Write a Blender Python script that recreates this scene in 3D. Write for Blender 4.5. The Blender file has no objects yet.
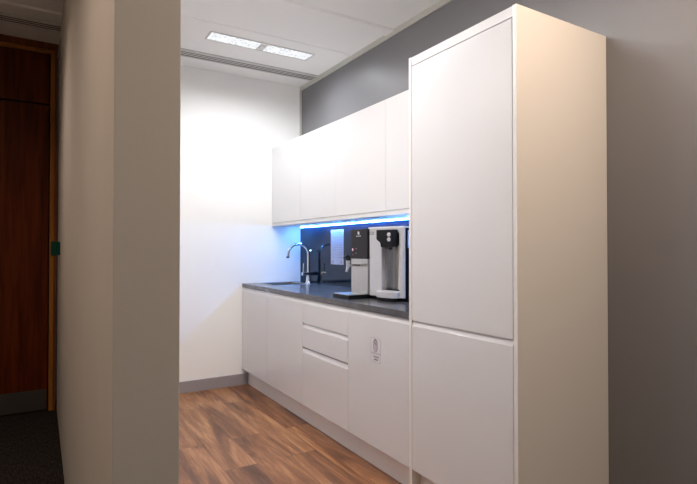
import bpy, bmesh, math, random
from mathutils import Vector, Matrix
random.seed(7)
sc = bpy.context.scene
COL = sc.collection
PI = math.pi

# ------------------------------------------------------------------ measures (metres)
XD = 1.581      # plane of the base and tall cabinet fronts
XP = 1.637      # plinth front
XU = 1.869      # wall cabinet fronts
XW = 2.1735     # kitchen back wall
YF = 4.457      # far wall
YD = 4.50       # corridor end wall
CZ = 2.8136     # ceiling
PX0, PX1, PY = 0.121, 0.247, 1.0705   # partition: left face, right face, near end
WT = 0.92       # worktop top
WB = 0.886
XL = -1.15      # corridor left wall
YB = -2.4       # wall behind the camera
NEAR = 1.336    # outer face of the tall cabinet

# ------------------------------------------------------------------ materials
def newmat(name):
    m = bpy.data.materials.new(name); m.use_nodes = True
    nt = m.node_tree
    return m, nt, nt.nodes['Principled BSDF']

def mat(name, col, rough=.5, metal=0., noise=0., nscale=8., bump=0., bscale=60., coat=0., spec=.5, rvar=0., aniso=None):
    m, nt, b = newmat(name)
    N, L = nt.nodes, nt.links
    b.inputs['Roughness'].default_value = rough
    b.inputs['Metallic'].default_value = metal
    b.inputs['Specular IOR Level'].default_value = spec
    b.inputs['Coat Weight'].default_value = coat
    b.inputs['Coat Roughness'].default_value = .05
    tc = N.new('ShaderNodeTexCoord')
    src = tc.outputs['Object']
    if aniso:
        mp = N.new('ShaderNodeMapping'); mp.inputs['Scale'].default_value = aniso
        L.new(src, mp.inputs['Vector']); src = mp.outputs['Vector']
    n = N.new('ShaderNodeTexNoise'); n.inputs['Scale'].default_value = nscale; n.inputs['Detail'].default_value = 5
    L.new(src, n.inputs['Vector'])
    mx = N.new('ShaderNodeMix'); mx.data_type = 'RGBA'
    k = max(noise, .004)
    mx.inputs['A'].default_value = [c * (1 - k) for c in col] + [1]
    mx.inputs['B'].default_value = [min(1, c * (1 + k)) for c in col] + [1]
    L.new(n.outputs['Fac'], mx.inputs['Factor']); L.new(mx.outputs['Result'], b.inputs['Base Color'])
    if bump:
        n2 = N.new('ShaderNodeTexNoise'); n2.inputs['Scale'].default_value = bscale; n2.inputs['Detail'].default_value = 6
        L.new(src, n2.inputs['Vector'])
        bp = N.new('ShaderNodeBump'); bp.inputs['Strength'].default_value = bump; bp.inputs['Distance'].default_value = .004
        L.new(n2.outputs['Fac'], bp.inputs['Height']); L.new(bp.outputs['Normal'], b.inputs['Normal'])
    return m

def emis(name, col, strength):
    m, nt, b = newmat(name)
    b.inputs['Base Color'].default_value = (.8, .8, .8, 1)
    b.inputs['Emission Color'].default_value = (*col, 1)
    b.inputs['Emission Strength'].default_value = strength
    return m

def floor_wood():
    m, nt, b = newmat('oak_vinyl_plank'); N, L = nt.nodes, nt.links
    tc = N.new('ShaderNodeTexCoord')
    mp = N.new('ShaderNodeMapping'); mp.inputs['Rotation'].default_value = (0, 0, PI/2)
    mp.inputs['Location'].default_value = (.38, .06, 0)
    L.new(tc.outputs['Object'], mp.inputs['Vector'])
    br = N.new('ShaderNodeTexBrick')
    br.inputs['Scale'].default_value = 1; br.inputs['Brick Width'].default_value = 1.2; br.inputs['Row Height'].default_value = .19
    br.inputs['Mortar Size'].default_value = .0012; br.inputs['Mortar Smooth'].default_value = .1; br.inputs['Bias'].default_value = 0
    br.offset = .37
    br.inputs['Color1'].default_value = (0, 0, 0, 1); br.inputs['Color2'].default_value = (1, 1, 1, 1); br.inputs['Mortar'].default_value = (.1, .1, .1, 1)
    L.new(mp.outputs['Vector'], br.inputs['Vector'])
    # offset the grain from plank to plank
    vm = N.new('ShaderNodeVectorMath'); vm.operation = 'MULTIPLY_ADD'
    vm.inputs[1].default_value = (7.3, 3.1, 0)
    L.new(br.outputs['Color'], vm.inputs[0]); L.new(tc.outputs['Object'], vm.inputs[2])
    mg = N.new('ShaderNodeMapping'); mg.inputs['Scale'].default_value = (7, .8, 1)
    L.new(vm.outputs['Vector'], mg.inputs['Vector'])
    g = N.new('ShaderNodeTexNoise'); g.inputs['Scale'].default_value = 1.3; g.inputs['Detail'].default_value = 6; g.inputs['Roughness'].default_value = .6; g.inputs['Distortion'].default_value = .9
    L.new(mg.outputs['Vector'], g.inputs['Vector'])
    mf = N.new('ShaderNodeMapping'); mf.inputs['Scale'].default_value = (90, 3.5, 1)
    L.new(vm.outputs['Vector'], mf.inputs['Vector'])
    f = N.new('ShaderNodeTexNoise'); f.inputs['Scale'].default_value = 1.5; f.inputs['Detail'].default_value = 4; f.inputs['Roughness'].default_value = .7
    L.new(mf.outputs['Vector'], f.inputs['Vector'])
    a1 = N.new('ShaderNodeMath'); a1.operation = 'MULTIPLY_ADD'; a1.inputs[1].default_value = .46
    L.new(f.outputs['Fac'], a1.inputs[0]); L.new(g.outputs['Fac'], a1.inputs[2])
    a2 = N.new('ShaderNodeMath'); a2.operation = 'MULTIPLY_ADD'; a2.inputs[1].default_value = .10
    L.new(br.outputs['Color'], a2.inputs[0]); L.new(a1.outputs[0], a2.inputs[2])
    r = N.new('ShaderNodeValToRGB'); e = r.color_ramp.elements
    e[0].position = .54; e[0].color = (.045, .018, .009, 1)
    e[1].position = .98; e[1].color = (.40, .205, .095, 1)
    k = e.new(.70); k.color = (.13, .052, .024, 1)
    k = e.new(.83); k.color = (.25, .108, .047, 1)
    L.new(a2.outputs[0], r.inputs['Fac'])
    mm = N.new('ShaderNodeMix'); mm.data_type = 'RGBA'; mm.inputs['B'].default_value = (.11, .05, .025, 1)
    L.new(r.outputs['Color'], mm.inputs['A']); L.new(br.outputs['Fac'], mm.inputs['Factor'])
    L.new(mm.outputs['Result'], b.inputs['Base Color'])
    b.inputs['Roughness'].default_value = .38
    bp = N.new('ShaderNodeBump'); bp.inputs['Strength'].default_value = .12; bp.inputs['Distance'].default_value = .002
    L.new(f.outputs['Fac'], bp.inputs['Height']); L.new(bp.outputs['Normal'], b.inputs['Normal'])
    return m

def door_wood(name, c0, c1, rough=.35):
    m, nt, b = newmat(name); N, L = nt.nodes, nt.links
    tc = N.new('ShaderNodeTexCoord'); mp = N.new('ShaderNodeMapping'); mp.inputs['Scale'].default_value = (14, 14, .9)
    L.new(tc.outputs['Object'], mp.inputs['Vector'])
    g = N.new('ShaderNodeTexNoise'); g.inputs['Scale'].default_value = 2; g.inputs['Detail'].default_value = 7; g.inputs['Distortion'].default_value = .5
    L.new(mp.outputs['Vector'], g.inputs['Vector'])
    r = N.new('ShaderNodeValToRGB'); e = r.color_ramp.elements
    e[0].position = .3; e[0].color = (*c0, 1); e[1].position = .7; e[1].color = (*c1, 1)
    L.new(g.outputs['Fac'], r.inputs['Fac']); L.new(r.outputs['Color'], b.inputs['Base Color'])
    b.inputs['Roughness'].default_value = rough
    b.inputs['Specular IOR Level'].default_value = .12
    return m

def carpet_mat():
    m, nt, b = newmat('charcoal_carpet_tile'); N, L = nt.nodes, nt.links
    tc = N.new('ShaderNodeTexCoord'); mp = N.new('ShaderNodeMapping'); mp.inputs['Scale'].default_value = (120, 25, 1)
    L.new(tc.outputs['Object'], mp.inputs['Vector'])
    g = N.new('ShaderNodeTexNoise'); g.inputs['Scale'].default_value = 1; g.inputs['Detail'].default_value = 4
    L.new(mp.outputs['Vector'], g.inputs['Vector'])
    r = N.new('ShaderNodeValToRGB'); e = r.color_ramp.elements
    e[0].position = .35; e[0].color = (.006, .005, .005, 1); e[1].position = .75; e[1].color = (.035, .030, .027, 1)
    L.new(g.outputs['Fac'], r.inputs['Fac']); L.new(r.outputs['Color'], b.inputs['Base Color'])
    b.inputs['Roughness'].default_value = .95; b.inputs['Specular IOR Level'].default_value = .1
    bp = N.new('ShaderNodeBump'); bp.inputs['Strength'].default_value = .8; bp.inputs['Distance'].default_value = .004
    L.new(g.outputs['Fac'], bp.inputs['Height']); L.new(bp.outputs['Normal'], b.inputs['Normal'])
    return m

M = {}
M['white_wall'] = mat('white_wall_paint', (.86, .86, .85), .6, noise=.01, bump=.05, bscale=150)
M['grey_wall'] = mat('grey_wall_paint', (.175, .172, .182), .42, noise=.02, nscale=3, bump=.08, bscale=120)
M['partition'] = mat('partition_paint', (.50, .475, .45), .6, noise=.05, nscale=5, bump=.10, bscale=60)
M['ceiling'] = mat('ceiling_panel', (.86, .855, .84), .6, noise=.01)
M['trim'] = mat('ceiling_trim', (.50, .49, .45), .5)
M['skirting'] = mat('grey_skirting', (.30, .275, .29), .45, noise=.02)
M['gloss'] = mat('gloss_white_door', (.74, .738, .75), .07, noise=.004, coat=.3)
M['carcass'] = mat('white_carcass', (.76, .755, .75), .35)
M['side'] = mat('white_side_panel', (.82, .80, .78), .35)
M['plinth'] = mat('white_plinth', (.90, .895, .90), .15)
M['gap'] = mat('shadow_gap', (.30, .27, .24), .6)
M['worktop'] = mat('slate_laminate', (.075, .073, .078), .2, spec=.9, noise=.55, nscale=14, bump=.15, bscale=40)
M['splash'] = mat('navy_glass_splashback', (.004, .013, .032), .035, spec=.32)
M['steel'] = mat('brushed_steel', (.60, .59, .58), .3, metal=1, noise=.12, nscale=6, aniso=(40, 40, 1))
M['steel_dark'] = mat('grey_steel', (.50, .50, .51), .25, metal=1, noise=.1)
M['chrome'] = mat('chrome', (.82, .82, .84), .08, metal=1)
M['brass'] = mat('brass', (.75, .55, .25), .25, metal=1)
M['silver'] = mat('silver_plastic', (.68, .68, .71), .3, metal=.4)
M['black'] = mat('black_plastic', (.006, .006, .007), .35, spec=.3)
M['panel_black'] = mat('black_control_panel', (.018, .017, .019), .4, spec=.2)
M['gloss_black'] = mat('gloss_black_side', (.008, .010, .018), .08)
M['white_plastic'] = mat('white_plastic', (.8, .8, .82), .35)
M['grey_plastic'] = mat('grey_plastic', (.25, .25, .26), .4)
M['red'] = emis('red_indicator', (1, .01, .02), .45)
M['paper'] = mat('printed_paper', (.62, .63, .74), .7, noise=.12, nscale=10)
M['ink'] = mat('grey_ink', (.13, .12, .14), .6)
M['pale_ink'] = mat('pale_ink', (.42, .41, .46), .6)
M['sticker'] = mat('white_sticker', (.74, .73, .76), .4)
M['lilac_ink'] = mat('lilac_ink', (.55, .50, .58), .5)
M['green'] = mat('dark_green_plastic', (.001, .045, .030), .5, spec=.15)
M['slot'] = mat('dark_slot', (.05, .047, .042), .7)
M['alu'] = mat('painted_aluminium', (.68, .67, .65), .4)
M['oak'] = floor_wood()
M['carpet'] = carpet_mat()
M['mahogany'] = door_wood('mahogany_door', (.05, .008, .001), (.12, .024, .004), .3)
M['frame_wood'] = door_wood('door_frame_wood', (.12, .035, .010), (.20, .062, .014), .35)
M['stop_wood'] = door_wood('door_stop_wood', (.26, .10, .02), (.36, .15, .03), .35)
M['kick'] = mat('kick_plate_metal', (.10, .095, .09), .4, metal=.6)

def lamp_mat():
    m, nt, b = newmat('prismatic_lamp'); N, L = nt.nodes, nt.links
    tc = N.new('ShaderNodeTexCoord')
    v = N.new('ShaderNodeTexVoronoi'); v.inputs['Scale'].default_value = 38
    L.new(tc.outputs['Object'], v.inputs['Vector'])
    r = N.new('ShaderNodeMapRange'); r.inputs['To Min'].default_value = LAMP * .45; r.inputs['To Max'].default_value = LAMP * 1.5
    L.new(v.outputs['Distance'], r.inputs['Value'])
    b.inputs['Base Color'].default_value = (.2, .2, .2, 1)
    b.inputs['Emission Color'].default_value = (.93, .965, 1, 1)
    L.new(r.outputs['Result'], b.inputs['Emission Strength'])
    return m
LAMP = .82
M['lamp'] = lamp_mat()
M['led'] = emis('blue_white_led', (.11, .37, 1.0), 125)
M['lumi'] = emis('luminaire_lens', (.93, .965, 1), 44)
M['lumi_up'] = emis('luminaire_upper_lens', (.93, .965, 1), 72)
M['warm_lamp'] = emis('warm_lamp', (1, .78, .52), 30)

# ------------------------------------------------------------------ mesh helpers
class MB:
    def __init__(s): s.bm = bmesh.new()
    def box(s, x0, x1, y0, y1, z0, z1, bev=0.):
        t = bmesh.new()
        bmesh.ops.create_cube(t, size=1)
        for v in t.verts:
            v.co = Vector(((x0+x1)/2 + v.co.x*(x1-x0), (y0+y1)/2 + v.co.y*(y1-y0), (z0+z1)/2 + v.co.z*(z1-z0)))
        if bev: bmesh.ops.bevel(t, geom=t.edges[:], offset=bev, segments=2, affect='EDGES', profile=.5)
        s._add(t); return s
    def _add(s, t):
        me = bpy.data.meshes.new('tmp'); t.to_mesh(me); t.free(); s.bm.from_mesh(me); bpy.data.meshes.remove(me)
    def prism(s, poly, axis, a0, a1, bev=0.):
        """poly: list of 2D points in the plane perpendicular to axis; extruded a0..a1"""
        t = bmesh.new()
        def P(p, a):
            if axis == 'z': return Vector((p[0], p[1], a))
            if axis == 'y': return Vector((p[0], a, p[1]))
            return Vector((a, p[0], p[1]))
        A = [t.verts.new(P(p, a0)) for p in poly]; B = [t.verts.new(P(p, a1)) for p in poly]
        t.faces.new(A); t.faces.new(B)
        n = len(poly)
        for i in range(n): t.faces.new((A[i], A[(i+1) % n], B[(i+1) % n], B[i]))
        bmesh.ops.recalc_face_normals(t, faces=t.faces[:])
        if bev: bmesh.ops.bevel(t, geom=t.edges[:], offset=bev, segments=2, affect='EDGES', profile=.5)
        s._add(t); return s
    def cyl(s, p0, p1, r0, r1=None, n=24):
        return s.tube([p0, p1], [r0, r0 if r1 is None else r1], n)
    def tube(s, pts, r, n=16):
        pts = [Vector(p) for p in pts]
        rs = r if isinstance(r, (list, tuple)) else [r]*len(pts)
        t = bmesh.new(); rings = []
        up = Vector((0, 0, 1))
        d0 = (pts[1]-pts[0]).normalized()
        a = d0.cross(up)
        if a.length < .01: a = Vector((0, 1, 0))
        a.normalize()
        for i, p in enumerate(pts):
            if i == 0: d = pts[1]-pts[0]
            elif i == len(pts)-1: d = pts[-1]-pts[-2]
            else: d = (pts[i+1]-pts[i]).normalized() + (pts[i]-pts[i-1]).normalized()
            d.normalize(); a = (a - d*a.dot(d)).normalized(); b = d.cross(a)
            rings.append([t.verts.new(p + (a*math.cos(q)+b*math.sin(q))*rs[i]) for q in [2*PI*k/n for k in range(n)]])
        for A, B in zip(rings, rings[1:]):
            for k in range(n): t.faces.new((A[k], A[(k+1) % n], B[(k+1) % n], B[k]))
        t.faces.new(rings[0][::-1]); t.faces.new(rings[-1])
        bmesh.ops.recalc_face_normals(t, faces=t.faces[:])
        s._add(t); return s
    def build(s, name, m, parent=None, smooth=False, **kw):
        me = bpy.data.meshes.new(name); s.bm.to_mesh(me); s.bm.free()
        me.materials.append(m if not isinstance(m, str) else M[m])
        if smooth:
            for p in me.polygons: p.use_smooth = True
            try: me.set_sharp_from_angle(angle=math.radians(38))
            except Exception: pass
        o = bpy.data.objects.new(name, me); COL.objects.link(o)
        if parent: o.parent = parent
        for k, v in kw.items(): o[k] = v
        return o

def thing(name, label, cat, loc=(0, 0, 0), rz=0., group=None):
    o = bpy.data.objects.new(name, None); o.empty_display_size = .1; COL.objects.link(o)
    o.location = loc; o.rotation_euler = (0, 0, rz); o['label'] = label; o['category'] = cat
    if group: o['group'] = group
    return o
def tag(o, label, cat, group=None):
    o['label'] = label; o['category'] = cat
    if group: o['group'] = group
    return o
def struct(o): o['kind'] = 'structure'; return o
def rel(mb, root):
    """shift a mesh given in world coordinates to its parent's origin (unrotated parents)"""
    bmesh.ops.translate(mb.bm, verts=mb.bm.verts[:], vec=-root.location); return mb

# ------------------------------------------------------------------ the room
struct(MB().box(PX0+.063, XW+.1, PY, YF+.1, -.10, 0).build('floor', 'oak'))
f2 = MB().box(XL-.1, PX0+.063, YB-.1, YD+.3, -.10, 0)
f2.box(PX0+.063, XW+.1, YB-.1, PY, -.10, 0)
struct(f2.build('floor_carpet', 'carpet'))
struct(MB().box(XL-.1, XW+.1, YB-.1, YD+.3, CZ, CZ+.1).build('ceiling', 'ceiling'))
struct(MB().box(XW, XW+.1, YB, YF+.1, 0, CZ).build('wall_right', 'grey_wall'))
struct(MB().box(PX1, XW, YF, YF+.1, 0, CZ).build('wall_far', 'white_wall'))
struct(MB().box(PX0, PX1, PY, YF+.1, 0, CZ, .002).build('wall_partition', 'partition'))
struct(MB().box(XL-.1, XL, YB, YD+.3, 0, CZ).build('wall_left', 'partition'))
struct(MB().box(XL, XW, YB-.1, YB, 0, CZ).build('wall_behind', 'partition'))
# corridor end wall with its full-height door
DX0, DX1 = -.92, .112
struct(MB().box(XL, DX0, YD, YD+.1, 0, CZ).build('wall_corridor_end', 'partition'))
dr = bpy.data.objects.new('door_1', None); COL.objects.link(dr); dr.location = (DX1, YD, 0); struct(dr)
fr = MB().box(DX0, DX0+.05, YD-.012, YD+.09, 0, CZ-.002, .002).box(DX1-.018, DX1, YD-.012, YD+.09, 0, CZ-.002, .002)
fr.box(DX0+.05, DX1-.018, YD-.012, YD+.09, CZ-.05, CZ-.002, .002)
rel(fr, dr).build('door_frame', 'frame_wood', dr)
st = MB().box(DX1-.047, DX1-.018, YD+.002, YD+.06, 0, CZ-.05, .002).box(DX0+.05, DX1-.047, YD+.002, YD+.06, CZ-.078, CZ-.05, .002)
rel(st, dr).build('door_stop', 'stop_wood', dr)
leaf = rel(MB().box(DX0+.05, DX1-.055, YD+.022, YD+.066, .008, 2.335, .001), dr).build('door_leaf', 'mahogany', dr)
rel(MB().box(DX0+.05, DX1-.055, YD+.022, YD+.066, 2.350, CZ-.08, .001), dr).build('transom_panel', 'mahogany', dr)
rel(MB().box(DX0+.056, DX1-.060, YD+.0195, YD+.0215, .012, .165), dr).build('kick_plate', 'kick', leaf)
rel(MB().box(DX0+.05, DX1-.018, YD+.07, YD+.09, 0, CZ-.05), dr).build('door_backing', 'slot', dr)

# skirtings
struct(MB().box(PX1, XP, YF-.014, YF, 0, .0996, .002).build('baseboard_far', 'skirting'))
# ceiling edge trim above the grey wall and the corner bead beside it
tr = MB().box(XW-.012, XW, -1.2, YF, CZ-.042, CZ, .001).box(XW-.016, XW, YF-.016, YF, 2.19, CZ-.042, .001)
struct(tr.build('trim_1', 'trim'))
# ceiling: shallow raised strip and fine joints between the panels
struct(MB().prism([(2.915, CZ), (2.93, CZ-.014), (3.03, CZ-.014), (3.045, CZ)], 'x', PX1, XW-.012).build('trim_2', 'ceiling'))
struct(MB().prism([(3.485, CZ), (3.490, CZ-.005), (3.512, CZ-.005), (3.517, CZ)], 'x', PX1, XW-.012).build('trim_3', 'ceiling'))
struct(MB().prism([(3.88, CZ), (3.89, CZ-.010), (3.935, CZ-.010), (3.94, CZ)], 'x', XL, PX0).build('trim_4', 'ceiling'))

# ------------------------------------------------------------------ ceiling slot diffusers
def air_vent(x0, x1, label):
    t = thing('ceiling_vent', label, 'air vent', ((x0+x1)/2, 4.147, CZ))
    y0, y1 = 4.074, 4.220
    bk = MB().box(x0, x1, y0, y1, CZ-.002, CZ-.0005); rel(bk, t).build('backing', 'slot', t)
    n = 5; w = .0135; pitch = (y1-y0-w)/(n-1)
    rel(MB().box(x0, x1, y0, y0+w, CZ-.010, CZ-.002, .001).box(x0, x1, y1-w, y1, CZ-.010, CZ-.002, .001), t).build('frame', 'alu', t)
    for i in range(1, n-1):
        yy = y0 + pitch*i
        rel(MB().box(x0, x1, yy, yy+w, CZ-.0045, CZ-.002, .0005), t).build('slat', 'alu', t)
air_vent(PX1+.001, XW-.013, 'long white slotted air vent in the ceiling over the kitchen')
air_vent(XL+.001, PX0-.001, 'slotted air vent in the dark corridor ceiling above the wooden door')

# ------------------------------------------------------------------ linear ceiling lights
def ceiling_light(x0, x1, y0, y1, label):
    t = thing('ceiling_light', label, 'ceiling light', ((x0+x1)/2, (y0+y1)/2, CZ), group=None)
    e = .012
    f = MB().box(x0-e, x1+e, y0-e, y0, CZ-.006, CZ, .001).box(x0-e, x1+e, y1, y1+e, CZ-.006, CZ, .001)
    f.box(x0-e, x0, y0, y1, CZ-.006, CZ, .001).box(x1, x1+e, y0, y1, CZ-.006, CZ, .001)
    rel(f, t).build('frame', 'alu', t)
    xm = (x0+x1)/2
    rel(MB().box(x0, xm-.03, y0, y1, CZ-.003, CZ-.0005), t).build('diffuser', 'lamp', t)
    rel(MB().box(xm+.03, x1, y0, y1, CZ-.003, CZ-.0005), t).build('diffuser', 'lamp', t)
    rel(MB().box(xm-.03, xm+.03, y0, y1, CZ-.004, CZ-.0005), t).build('sensor_plate', 'alu', t)
    rel(MB().cyl((xm, (y0+y1)/2, CZ-.012), (xm, (y0+y1)/2, CZ-.004), .016, .02), t).build('sensor', 'white_plastic', t, True)
ceiling_light(1.062, 1.886, 3.648, 3.785, 'recessed linear ceiling light with two frosted lenses beside the air vent')
t = thing('pendant_light', 'slim suspended linear light above the near end of the kitchen', 'pendant light', (.72, 1.87, 2.60))  # out-of-view luminaire added to lift the kitchen and ceiling brightness
MB().box(-.42, .42, -.040, .040, -.020, .018, .002).build('housing', 'alu', t)
MB().box(-.41, .41, -.034, .034, -.0235, -.0205).build('lower_lens', 'lumi', t)
MB().box(-.41, .41, -.034, .034, .0185, .0215).build('upper_lens', 'lumi_up', t)
for xx in (-.34, .34): MB().cyl((xx, 0, .018), (xx, 0, CZ-2.60-.001), .0015, n=8).build('cable', 'alu', t)

def unseen_downlight(x, y, label):
    t = thing('downlight', label, 'ceiling light', (x, y, CZ))
    mb = MB()
    n = 32
    bm = mb.bm
    pr = [(.050, -.001), (.052, -.008), (.068, -.006), (.070, 0)]
    rings = [[bm.verts.new((r*math.cos(2*PI*k/n), r*math.sin(2*PI*k/n), z)) for k in range(n)] for r, z in pr]
    for A, B in zip(rings, rings[1:]):
        for k in range(n): bm.faces.new((A[k], A[(k+1) % n], B[(k+1) % n], B[k]))
    mb.build('bezel', 'alu', t, True)
    MB().cyl((0, 0, -.0035), (0, 0, -.0005), .0495).build('lamp_disc', 'warm_lamp', t)
    return t
WARM = [(1.45, .55), (.35, -.9), (-.70, 3.1), (-.70, 1.2), (.75, 2.55)]  # unseen ceiling lamps, added to bring up the brightness
for i, (x, y) in enumerate(WARM):
    unseen_downlight(x, y, ['round warm downlight in front of the tall cabinet side', 'round warm downlight over the carpet behind the viewer',
                     'round warm downlight in the corridor ceiling near the wooden door',
                     'round warm downlight at the near end of the corridor ceiling', 'round downlight in the kitchen ceiling in front of the units'][i])
def lamp(name, x, y, z, power, col, size=.1, spot=None, aim=None):
    l = bpy.data.lights.new(name, 'SPOT' if spot else 'AREA')
    l.energy = power; l.color = col
    if spot: l.spot_size = math.radians(spot); l.spot_blend = 1.0; l.shadow_soft_size = size/2
    else: l.shape = 'DISK'; l.size = size
    o = bpy.data.objects.new(name, l); COL.objects.link(o); o.location = (x, y, z)
    if aim: o.rotation_euler = (Vector(aim)-Vector((x, y, z))).to_track_quat('-Z', 'Y').to_euler()
    return o
WC = (1, .86, .70)
KP = 19
KC = (.93, .965, 1)
for xx in (1.15, 1.36, 1.57, 1.78): lamp('ceiling_light_beam', xx, 3.716, CZ-.006, KP, KC, 0, spot=165)
lamp('downlight_beam', WARM[0][0], WARM[0][1], CZ-.012, 27, (1, .77, .58), .09)
lamp('downlight_beam', WARM[1][0], WARM[1][1], CZ-.012, 17, (1, .86, .72), .09)
lamp('downlight_beam', WARM[2][0], WARM[2][1], CZ-.012, 85, (1, .77, .60), .09, spot=140)
lamp('downlight_beam', WARM[3][0], WARM[3][1], CZ-.012, 100, (1, .77, .60), .09, spot=140)
lamp('downlight_beam', WARM[4][0], WARM[4][1], CZ-.012, 22, (1, .95, .92), .09)

# ------------------------------------------------------------------ base units
def front(mb, x, y0, y1, z0, z1, lip=True, lh=.0245):
    """20 mm slab door; the top edge slopes back as a finger pull (profile in x,z)"""
    if lip:
        poly = [(x+.001, z0), (x, z0+.001), (x, z1-.001), (x+.001, z1), (x+.009, z1+lh), (x+.020, z1+lh), (x+.020, z0)]
    else:
        poly = [(x+.001, z0), (x, z0+.001), (x, z1-.001), (x+.001, z1), (x+.020, z1), (x+.020, z0)]
    mb.prism(poly, 'y', y0, y1); return mb
G = .0015
def base_unit(y0, y1, kind, label):
    t = thing('base_cabinet', label, 'cabinet', (XD+.3, (y0+y1)/2, .14), group=None)
    c = MB()
    xa, xb = XD+.022, XW-.008
    c.box(xa, xb, y0+.0005, y0+.016, .145, .884); c.box(xa, xb, y1-.016, y1-.0005, .145, .884)
    c.box(xa, xb, y0+.016, y1-.016, .145, .161); c.box(xb-.01, xb, y0+.016, y1-.016, .161, .884)
    c.box(xa, xa+.016, y0+.016, y1-.016, .82, .884)
    if kind == 'drawers': c.box(xa, xa+.016, y0+.016, y1-.016, .66, .74).box(xa, xa+.016, y0+.016, y1-.016, .49, .57)
    rel(c, t).build('carcass', 'carcass', t)
    if kind == 'drawers':
        for a, b in ((.716, .8545), (.5495, .6865), (.1445, .5135)):
            rel(front(MB(), XD, y0+G, y1-G, a, b, lh=.0275), t).build('drawer_front', 'gloss', t)
    else:
        rel(front(MB(), XD, y0+G, y1-G, .1445, .8575), t).build('door', 'gloss', t)
    return t
Y = [2.0105, 2.6, 3.213, 3.863, YF-.002]
base_unit(Y[3], Y[4], 'door', 'gloss white base cabinet with a plain door, in the corner against the far white wall')
base_unit(Y[2], Y[3], 'door', 'gloss white base cabinet with one plain door under the sink, left of the drawers')
base_unit(Y[1], Y[2], 'drawers', 'gloss white base cabinet with three handleless drawers')
base_unit(Y[0], Y[1], 'door', 'gloss white base cabinet whose door carries a small sticker, beside the tall cabinet')
tag(MB().box(XP, XP+.016, Y[0], YF-.015, 0, .1435, .001).build('plinth', 'plinth'),
    'long white recessed plinth board under the row of base cabinets', 'plinth')

# sticker on the door
sx = XD-.0006
s = thing('sticker', 'small white sticker with a pictogram and two lines of print on the cabinet door', 'sticker', (sx, 2.306, .678))
def srel(mb): bmesh.ops.translate(mb.bm, verts=mb.bm.verts[:], vec=-s.location); return mb
def plate(y0, y1, z0, z1, th=.0005, x=XD): return MB().box(x-th, x-.00005, y0, y1, z0, z1)
srel(plate(2.260, 2.353, .664, .744)).build('symbol_panel', 'sticker', s)
srel(plate(2.260, 2.353, .612, .660)).build('text_panel', 'sticker', s)
def outline(mb, y0, y1, z0, z1, w, x):
    for b in ((y0, y1, z0, z0+w), (y0, y1, z1-w, z1), (y0, y0+w, z0+w, z1-w), (y1-w, y1, z0+w, z1-w)):
        mb.box(x-.0003, x, *b)
    return mb
xo = XD-.0006
o1 = outline(MB(), 2.260, 2.353, .664, .744, .002, xo); outline(o1, 2.260, 2.353, .612, .660, .002, xo)
srel(o1).build('border', 'pale_ink', s)
def pill(yc, w, z0, z1, n=10):
    r = w/2; P = []
    for k in range(n+1): q = PI*k/n; P.append((yc+r*math.cos(q), z1-r+r*math.sin(q)))
    for k in range(n+1): q = PI+PI*k/n; P.append((yc+r*math.cos(q), z0+r+r*math.sin(q)))
    return P
pc = 2.309
srel(MB().prism(pill(pc, .040, .669, .740), 'x', xo-.0003, xo)).build('symbol_outline', 'ink', s)
srel(MB().prism(pill(pc, .032, .672, .737), 'x', xo-.0006, xo-.0003)).build('symbol_fill', 'lilac_ink', s)
ring = MB()
for k in range(16):
    a, b = 2*PI*k/16, 2*PI*(k+1)/16; R0, R1 = .008, .011
    ring.prism([(pc+R0*math.cos(a), .724+R0*math.sin(a)), (pc+R1*math.cos(a), .724+R1*math.sin(a)), (pc+R1*math.cos(b), .724+R1*math.sin(b)), (pc+R0*math.cos(b), .724+R0*math.sin(b))], 'x', xo-.0009, xo-.0006)
ring.prism([(pc+.008, .718), (pc+.006, .714), (pc-.014, .708), (pc-.012, .712)], 'x', xo-.0009, xo-.0006)
srel(ring).build('symbol_detail', 'ink', s)
tx = MB()
for i, (z, ya, yb) in enumerate(((.644, 2.278, 2.330), (.627, 2.284, 2.318))):
    y = ya
    while y < yb:
        h = random.choice((.006, .008, .010)); w = random.uniform(.003, .006)
        tx.box(xo-.0003, xo, y, y+w, z-.004, z-.004+h); y += w+.002
srel(tx).build('lettering', 'ink', s)

# ------------------------------------------------------------------ tall cabinet
t = thing('tall_cabinet', 'full-height white cabinet with an upper and a lower door, at the near end', 'cabinet', ((XD+XW)/2, 1.67, 0))
ZT = 2.1925
rel(MB().box(XD-.002, XW-.0015, NEAR, NEAR+.0195, 0, ZT, .0008), t).build('side_panel', 'side', t)
rel(MB().box(XD-.002, XW-.008, 1.9905, 2.0095, 0, ZT, .0008), t).build('side_panel', 'side', t)
c = MB(); a, b = NEAR+.0205, 1.9895
c.box(XD+.022, XW-.01, a, a+.018, .15, ZT-.03).box(XD+.022, XW-.01, b-.018, b, .15, ZT-.03)
c.box(XD+.022, XW-.01, a+.018, b-.018, .15, .168).box(XD+.022, XW-.01, a+.018, b-.018, ZT-.048, ZT-.03)
c.box(XW-.02, XW-.01, a+.018, b-.018, .168, ZT-.048).box(XD+.022, XW-.02, a+.018, b-.018, .84, .885)
rel(c, t).build('carcass', 'carcass', t)
rel(front(MB(), XD, NEAR+.0245, 1.988, .1445, .8565), t).build('door', 'gloss', t, label='lower door')
rel(front(MB(), XD, NEAR+.0245, 1.988, .8815, 2.146, lip=False), t).build('door', 'gloss', t, label='upper door')
rel(MB().box(XD, XD+.020, NEAR+.0205, 1.989, 2.1495, ZT-.001, .0008).box(XD+.020, XW-.01, a, b, ZT-.02, ZT-.001), t).build('top_filler', 'gloss', t)
rel(MB().box(XP, XP+.016, a, b, 0, .1435, .001), t).build('plinth', 'plinth', t)

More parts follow.
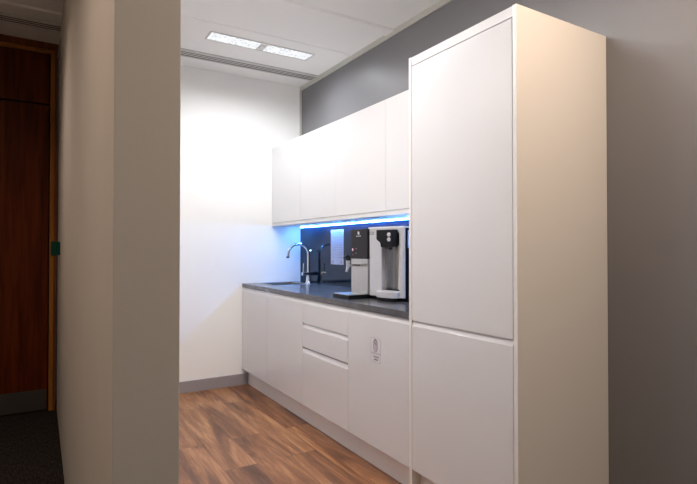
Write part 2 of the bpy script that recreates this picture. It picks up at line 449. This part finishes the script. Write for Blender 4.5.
# ------------------------------------------------------------------ wall cabinets
UB, UD, UT = 1.4466, 1.4765, 2.1835
U = [2.0105, 2.612, 3.245, 3.845, YF-.002]
ul = ['gloss white wall cabinet against the tall cabinet, above the silver water dispenser',
      'gloss white wall cabinet above the boiling water tap and paper notice',
      'gloss white wall cabinet second from the far wall, above the kitchen tap',
      'gloss white wall cabinet in the corner by the far white wall']
for i in range(4):
    y0, y1 = U[i], U[i+1]
    t = thing('wall_cabinet', ul[i], 'cabinet', ((XU+XW)/2, (y0+y1)/2, UB))
    c = MB(); xa, xb = XU+.022, XW-.002
    c.box(xa, xb, y0+.0006, y0+.018, UB, UT).box(xa, xb, y1-.018, y1-.0006, UB, UT)
    c.box(XU+.004, xa, y0+.0006, y1-.0006, UB, UD-.0012)
    c.box(xa, xb, y0+.018, y1-.018, UB, UB+.022).box(xa, xb, y0+.018, y1-.018, UT-.018, UT)
    c.box(xb-.008, xb, y0+.018, y1-.018, UB+.022, UT-.018)
    rel(c, t).build('carcass', 'carcass', t)
    rel(front(MB(), XU, y0+.001, y1-.001, UD, UT, lip=False), t).build('door', 'gloss', t)

# ------------------------------------------------------------------ LED strip under the wall cabinets
t = thing('led_strip_light', 'long glowing blue-white strip light under the wall cabinets', 'strip light', (XW-.03, 3.2, UB-.001))
rel(MB().box(XW-.040, XW-.018, 2.03, 4.40, UB-.004, UB-.001), t).build('channel', 'alu', t)
poly = [(XW-.036, UB-.004), (XW-.036, UB-.008), (XW-.033, UB-.010), (XW-.025, UB-.010), (XW-.022, UB-.008), (XW-.022, UB-.004)]
rel(MB().prism(poly, 'y', 2.035, 4.395), t).build('diffuser', 'led', t)

# ------------------------------------------------------------------ worktop, splashback, sink
SX0, SX1, SY0, SY1 = 1.70, 2.05, 4.03, 4.40
wt = MB()
x0, x1, y0, y1 = XD-.002, XW-.007, Y[0], YF-.002
for b in ((x0, SX0, y0, y1), (SX1, x1, y0, y1), (SX0, SX1, y0, SY0), (SX0, SX1, SY1, y1)):
    wt.box(*b, WB, WT)
bmesh.ops.remove_doubles(wt.bm, verts=wt.bm.verts[:], dist=.0001)
tag(wt.build('worktop', 'worktop'), 'dark grey slate-look worktop running along the base cabinets', 'worktop')
tag(MB().box(XW-.0065, XW-.0005, Y[0], YF-.003, WB+.004, UB-.003, .0005).build('splashback', 'splash'),
    'glossy dark navy glass splashback between worktop and wall cabinets', 'splashback')

t = thing('kitchen_sink', 'square stainless steel sink set into the worktop by the far wall', 'sink', (1.88, 4.21, WT))
r = MB()
e = .010
for b in ((SX0-e, SX1+e, SY0-e, SY0+e), (SX0-e, SX1+e, SY1-e, SY1+e), (SX0-e, SX0+e, SY0+e, SY1-e), (SX1-e, SX1+e, SY0+e, SY1-e)):
    r.box(*b, WT+.0002, WT+.003, .001)
rel(r, t).build('rim', 'steel', t)
bw = MB()
d = .75
bw.box(SX0+.003, SX0+.006, SY0+.003, SY1-.003, d, WT).box(SX1-.006, SX1-.003, SY0+.003, SY1-.003, d, WT)
bw.box(SX0+.006, SX1-.006, SY0+.003, SY0+.006, d, WT).box(SX0+.006, SX1-.006, SY1-.006, SY1-.003, d, WT)
bw.box(SX0+.003, SX1-.003, SY0+.003, SY1-.003, d-.003, d)
bowl = rel(bw, t).build('bowl', 'steel', t)
rel(MB().cyl((1.88, 4.21, d), (1.88, 4.21, d+.004), .045, .04), t).build('drain', 'chrome', bowl, True)

# ------------------------------------------------------------------ tap
tx_, ty_ = 2.109, 4.167
t = thing('kitchen_tap', 'chrome swan-neck kitchen tap beside the sink', 'tap', (tx_, ty_, WT+.0005))
MB().cyl((0, 0, 0), (0, 0, .012), .030, .026).cyl((0, 0, .012), (0, 0, .065), .024, .019).build('base', 'chrome', t, True)
R = .1025
zc = .265
pts = [(0, 0, .06), (0, 0, .12), (0, 0, .19), (0, 0, zc-.02)]
for k in range(0, 17):
    q = PI*k/16*1.0
    pts.append((-R+R*math.cos(q), 0, zc+R*.90*math.sin(q)))
pts.append((-2*R-.001, 0, zc-.022))
MB().tube(pts, [.012]*len(pts), 20).build('spout', 'chrome', t, True)
MB().cyl((-2*R-.001, 0, zc-.034), (-2*R-.001, 0, zc-.018), .0135).build('spout_tip', 'black', t, True)
MB().cyl((-.060, 0, .086), (0, 0, .086), .0165).cyl((-.066, 0, .086), (-.060, 0, .086), .0145, .0165).build('valve_body', 'chrome', t, True)
MB().cyl((0, 0, .086), (.050, 0, .086), .0165).build('valve_collar', 'black', t, True)
MB().tube([(-.050, 0, .098), (-.052, -.003, .135), (-.050, -.006, .180)], [.006, .005, .006]).build('lever', 'chrome', t, True)
MB().cyl((.008, 0, .292), (.026, 0, .296), .007, .009).build('side_knob', 'brass', t, True)

# ------------------------------------------------------------------ notice and wall plate
t = thing('paper_notice', 'pale printed paper notice fixed to the dark splashback left of the boiler', 'notice', (XW-.0068, 3.742, 1.248))
MB().box(-.0006, 0, -.108, .108, -.147, .150).build('sheet', 'paper', t)
p = MB()
for k in range(11):
    z = .125-.021*k
    if k == 0: p.box(-.0009, -.0006, -.08, .08, z-.006, z+.004)
    else: p.box(-.0009, -.0006, -.09, random.uniform(.03, .09), z-.0015, z+.0015)
for yy in (-.072, .07): p.prism(pill(yy, .028, -.140, -.112), 'x', -.0009, -.0006)
p.build('print', 'pale_ink', t)

# ------------------------------------------------------------------ boiling water dispenser (black top, steel body)
t = thing('hot_water_dispenser', 'narrow hot water dispenser with black control panel and steel body', 'water dispenser', (1.93, 2.794, WT+.0005))
def bx(mb, x0, x1, y0, y1, z0, z1, bev=.0015):
    mb.box(x0-1.93, x1-1.93, y0-2.794, y1-2.794, z0-WT-.0005, z1-WT-.0005, bev); return mb
y0, y1 = 2.6955, 2.892
bx(MB(), 1.785, 2.12, y0, y1, .945, 1.170).build('body', 'steel', t)
head = bx(MB(), 1.783, 2.12, y0-.0005, y1+.0005, 1.1705, 1.362, .003).build('control_head', 'panel_black', t)
bx(MB(), 1.644, 2.12, y0, y1, .9206, .9440, .002).build('base_tray', 'black', t)
bx(MB(), 1.648, 1.780, y0+.004, y1-.004, .9441, .9485, .001).build('drip_grille', 'steel', t)
# spout: bracket, nozzle, black lever
m_ = MB(); bx(m_, 1.700, 1.786, 2.782, 2.806, 1.122, 1.136, .003); m_.build('spout_arm', 'steel_dark', t)
mo = Matrix
m_ = MB().cyl((1.700-1.93, 0, 1.160-WT), (1.700-1.93, 0, 1.125-WT), .013, .012).cyl((1.700-1.93, 0, 1.125-WT), (1.688-1.93, 0, 1.086-WT), .012, .007)
m_.build('nozzle', 'chrome', t, True)
m_ = MB().cyl((1.700-1.93, 0, 1.160-WT), (1.700-1.93, 0, 1.186-WT), .016, .014)
m_.tube([(1.706-1.93, 0, 1.180-WT), (1.690-1.93, 0, 1.192-WT), (1.668-1.93, 0, 1.176-WT)], [.010, .009, .007])
m_.build('lever', 'black', t, True)
xf = 1.783
def dec(y_, z_, w, h, th=.0008):
    m = MB(); m.box(xf-th-1.93, xf-1.93, y_-w/2-2.794, y_+w/2-2.794, z_-h/2-WT, z_+h/2-WT); return m
# logo: a small leaning oval mark with a line of lettering beneath
lg = MB()
def sh(pts): return [(yy-2.794, zz-WT) for yy, zz in pts]
n = 14
cy_, cz_ = 2.80, 1.338
lg.prism(sh([(cy_+.010*math.cos(2*PI*k/n)+.003*math.sin(2*PI*k/n), cz_+.0115*math.sin(2*PI*k/n)) for k in range(n)]), 'x', xf-.0008-1.93, xf-1.93)
for k in range(7): lg.box(xf-.0008-1.93, xf-1.93, 2.772+k*.0085-2.794, 2.7775+k*.0085-2.794, 1.316-WT, 1.3205-WT)
lg.build('logo', 'silver', head)
lg = MB()
dec_ = ((2.872, 1.230, .012, .016),)
for a_ in dec_: dec(*a_).build('indicator', 'red', head)
for (yy, zz) in ((2.830, 1.236), (2.830, 1.206), (2.868, 1.196)):
    dec(yy, zz, .004, .004).build('indicator', 'red', head)

# ------------------------------------------------------------------ silver water dispenser
ang = math.atan2(-.300, .055)
D0 = (1.8125, 2.5385)
t = thing('water_dispenser', 'broad silver water dispenser with a tall dispensing recess and black tap head', 'water dispenser', (D0[0], D0[1], WT+.0005), ang)
H = .445
W2 = .151
# silver front shell around the recess (plan polygons, local y goes inwards)
RL, RR = -.034, .114
sh_ = MB()
left = [(RL, 0), (-.138, .002), (-.148, .008), (-W2, .022), (-.140, .030), (RL, .030)]
right = [(RR, 0), (.126, .0), (.140, .004), (.1495, .012), (.1495, .016), (RR, .016)]
sh_.prism(left, 'z', .022, H-.004); sh_.prism(right, 'z', .022, H-.004)
sh_.prism([(RL, 0), (RR, 0), (RR, .03), (RL, .03)], 'z', H-.030, H-.004)
sh_.prism([(RL, 0), (RR, 0), (RR, .03), (RL, .03)], 'z', .022, .060)
sh_.build('front_shell', 'silver', t)
# top lid, a little wider on the left
MB().prism([(-.155, .004), (-.13, -.002), (.132, -.002), (.151, .006), (.153, .03), (.150, .29), (-.085, .29), (-.12, .05), (-.155, .022)], 'z', H-.004, H+.006, .0015).build('lid', 'white_plastic', t)
# steel recess: a concave half pipe
rc = MB(); bm = rc.bm; n = 24
cx, rx, ry = (RL+RR)/2, (RR-RL)/2, .085
A = []; B = []
for k in range(n+1):
    q = PI*k/n; x_ = cx-rx*math.cos(q); y_ = .028+ry*math.sin(q)
    A.append(bm.verts.new((x_, y_, .060))); B.append(bm.verts.new((x_, y_, H-.030)))
for k in range(n): bm.faces.new((A[k], B[k], B[k+1], A[k+1]))
rc.build('recess', 'steel_dark', t, True)
# body behind, black sides
MB().prism([(-.118, .034), (RL-.004, .034), (RL-.004, .120), (RR+.004, .120), (RR+.004, .017), (.1495, .017), (.150, .285), (-.088, .285)], 'z', .010, H-.0045).build('rear_housing', 'gloss_black', t)
MB().prism([(-.128, .010), (.142, .012), (.146, .28), (-.085, .28), (-.115, .035)], 'z', 0, .021).build('foot', 'black', t)
# pale strip in the middle of the recess
MB().prism([(cx-.018, .106), (cx-.014, .088), (cx+.014, .088), (cx+.018, .106)], 'z', .062, H-.11).build('back_strip', 'white_plastic', t)
# drip tray, bulging forwards
P = [(RL-.055, .0)]
for k in range(13):
    q = PI*k/12; P.append((cx-.012-(.086)*math.cos(q)*1.05, -.052*math.sin(q)**.8 if math.sin(q) > 0 else 0))
P.append((RR+.006, .0))
MB().prism([(x_, y_-.0005) for x_, y_ in P[1:-1]], 'z', .020, .056, .002).build('drip_tray', 'silver', t)
MB().prism([(x_*.96+.001, y_*.9-.0015) for x_, y_ in P[2:-2]], 'z', .003, .0195).build('tray_foot', 'black', t)
# black tap head with two pale buttons
hd = [(RL+.002, H-.006), (RR-.004, H-.006), (RR-.008, H-.110), (RL+.040, H-.112), (RL+.034, H-.085), (RL+.002, H-.065)]
thead = MB().prism([(x_-.004, z_-.008) for x_, z_ in hd], 'y', -.045, -.002, .004).build('tap_head', 'black', t)
for zz in (H-.043, H-.072):
    MB().cyl((cx+.035, -.051, zz-.003), (cx+.033, -.044, zz), .0115).build('button', 'white_plastic', thead, True)
MB().cyl((cx+.022, -.022, H-.135), (cx+.022, -.022, H-.121), .012).cyl((cx-.01, -.022, H-.128), (cx-.01, -.022, H-.121), .010).build('nozzle', 'black', thead, True)
badge = MB().box(-.137, -.104, -.0022, .0010, H-.040, H-.022).build('badge', 'grey_plastic', t)
MB().box(-.124, -.118, -.0028, -.0023, H-.036, H-.026).box(-.134, -.127, -.0028, -.0023, H-.036, H-.026).box(-.115, -.108, -.0028, -.0023, H-.036, H-.026).build('badge_print', 'silver', badge)
MB().box(.1500, .1506, .036, .110, H-.125, H-.018).build('side_label', 'paper', t, label='pale blue-white label on the black side')  # pale sheet stands in for the blue strip light mirrored here

# ------------------------------------------------------------------ green call point in the corridor
t = thing('door_release_box', 'small dark green box on the corridor wall beside the wooden door', 'call point', (PX0-.0005, 4.0, 1.238))
MB().box(-.020, 0, -.042, .042, -.045, .045, .002).build('back_box', 'green', t)
cov = MB().box(-.054, -.020, -.046, .046, -.049, .049, .005).build('cover', 'green', t)
MB().box(-.0555, -.054, -.028, .028, -.030, .020).build('push_panel', 'slot', cov)

# ------------------------------------------------------------------ world, camera, view
w = bpy.data.worlds.new('world'); sc.world = w; w.use_nodes = True
w.node_tree.nodes['Background'].inputs['Color'].default_value = (.05, .05, .05, 1)
w.node_tree.nodes['Background'].inputs['Strength'].default_value = .2

cam = bpy.data.cameras.new('camera'); co = bpy.data.objects.new('camera', cam); COL.objects.link(co)
cam.sensor_width = 36; cam.lens = 507.09*36/697; cam.clip_start = .02
yaw, pit = math.radians(31.358), math.radians(.716)
co.location = (0, 0, 1.2387)
co.rotation_euler = (PI/2+pit, 0, -yaw)
sc.camera = co
sc.view_settings.view_transform = 'Standard'; sc.view_settings.look = 'None'
sc.view_settings.exposure = 0; sc.view_settings.gamma = 1; sc.view_settings.use_curve_mapping = False
sc.cycles.max_bounces = 10; sc.cycles.diffuse_bounces = 6
sc.cycles.use_denoising = True
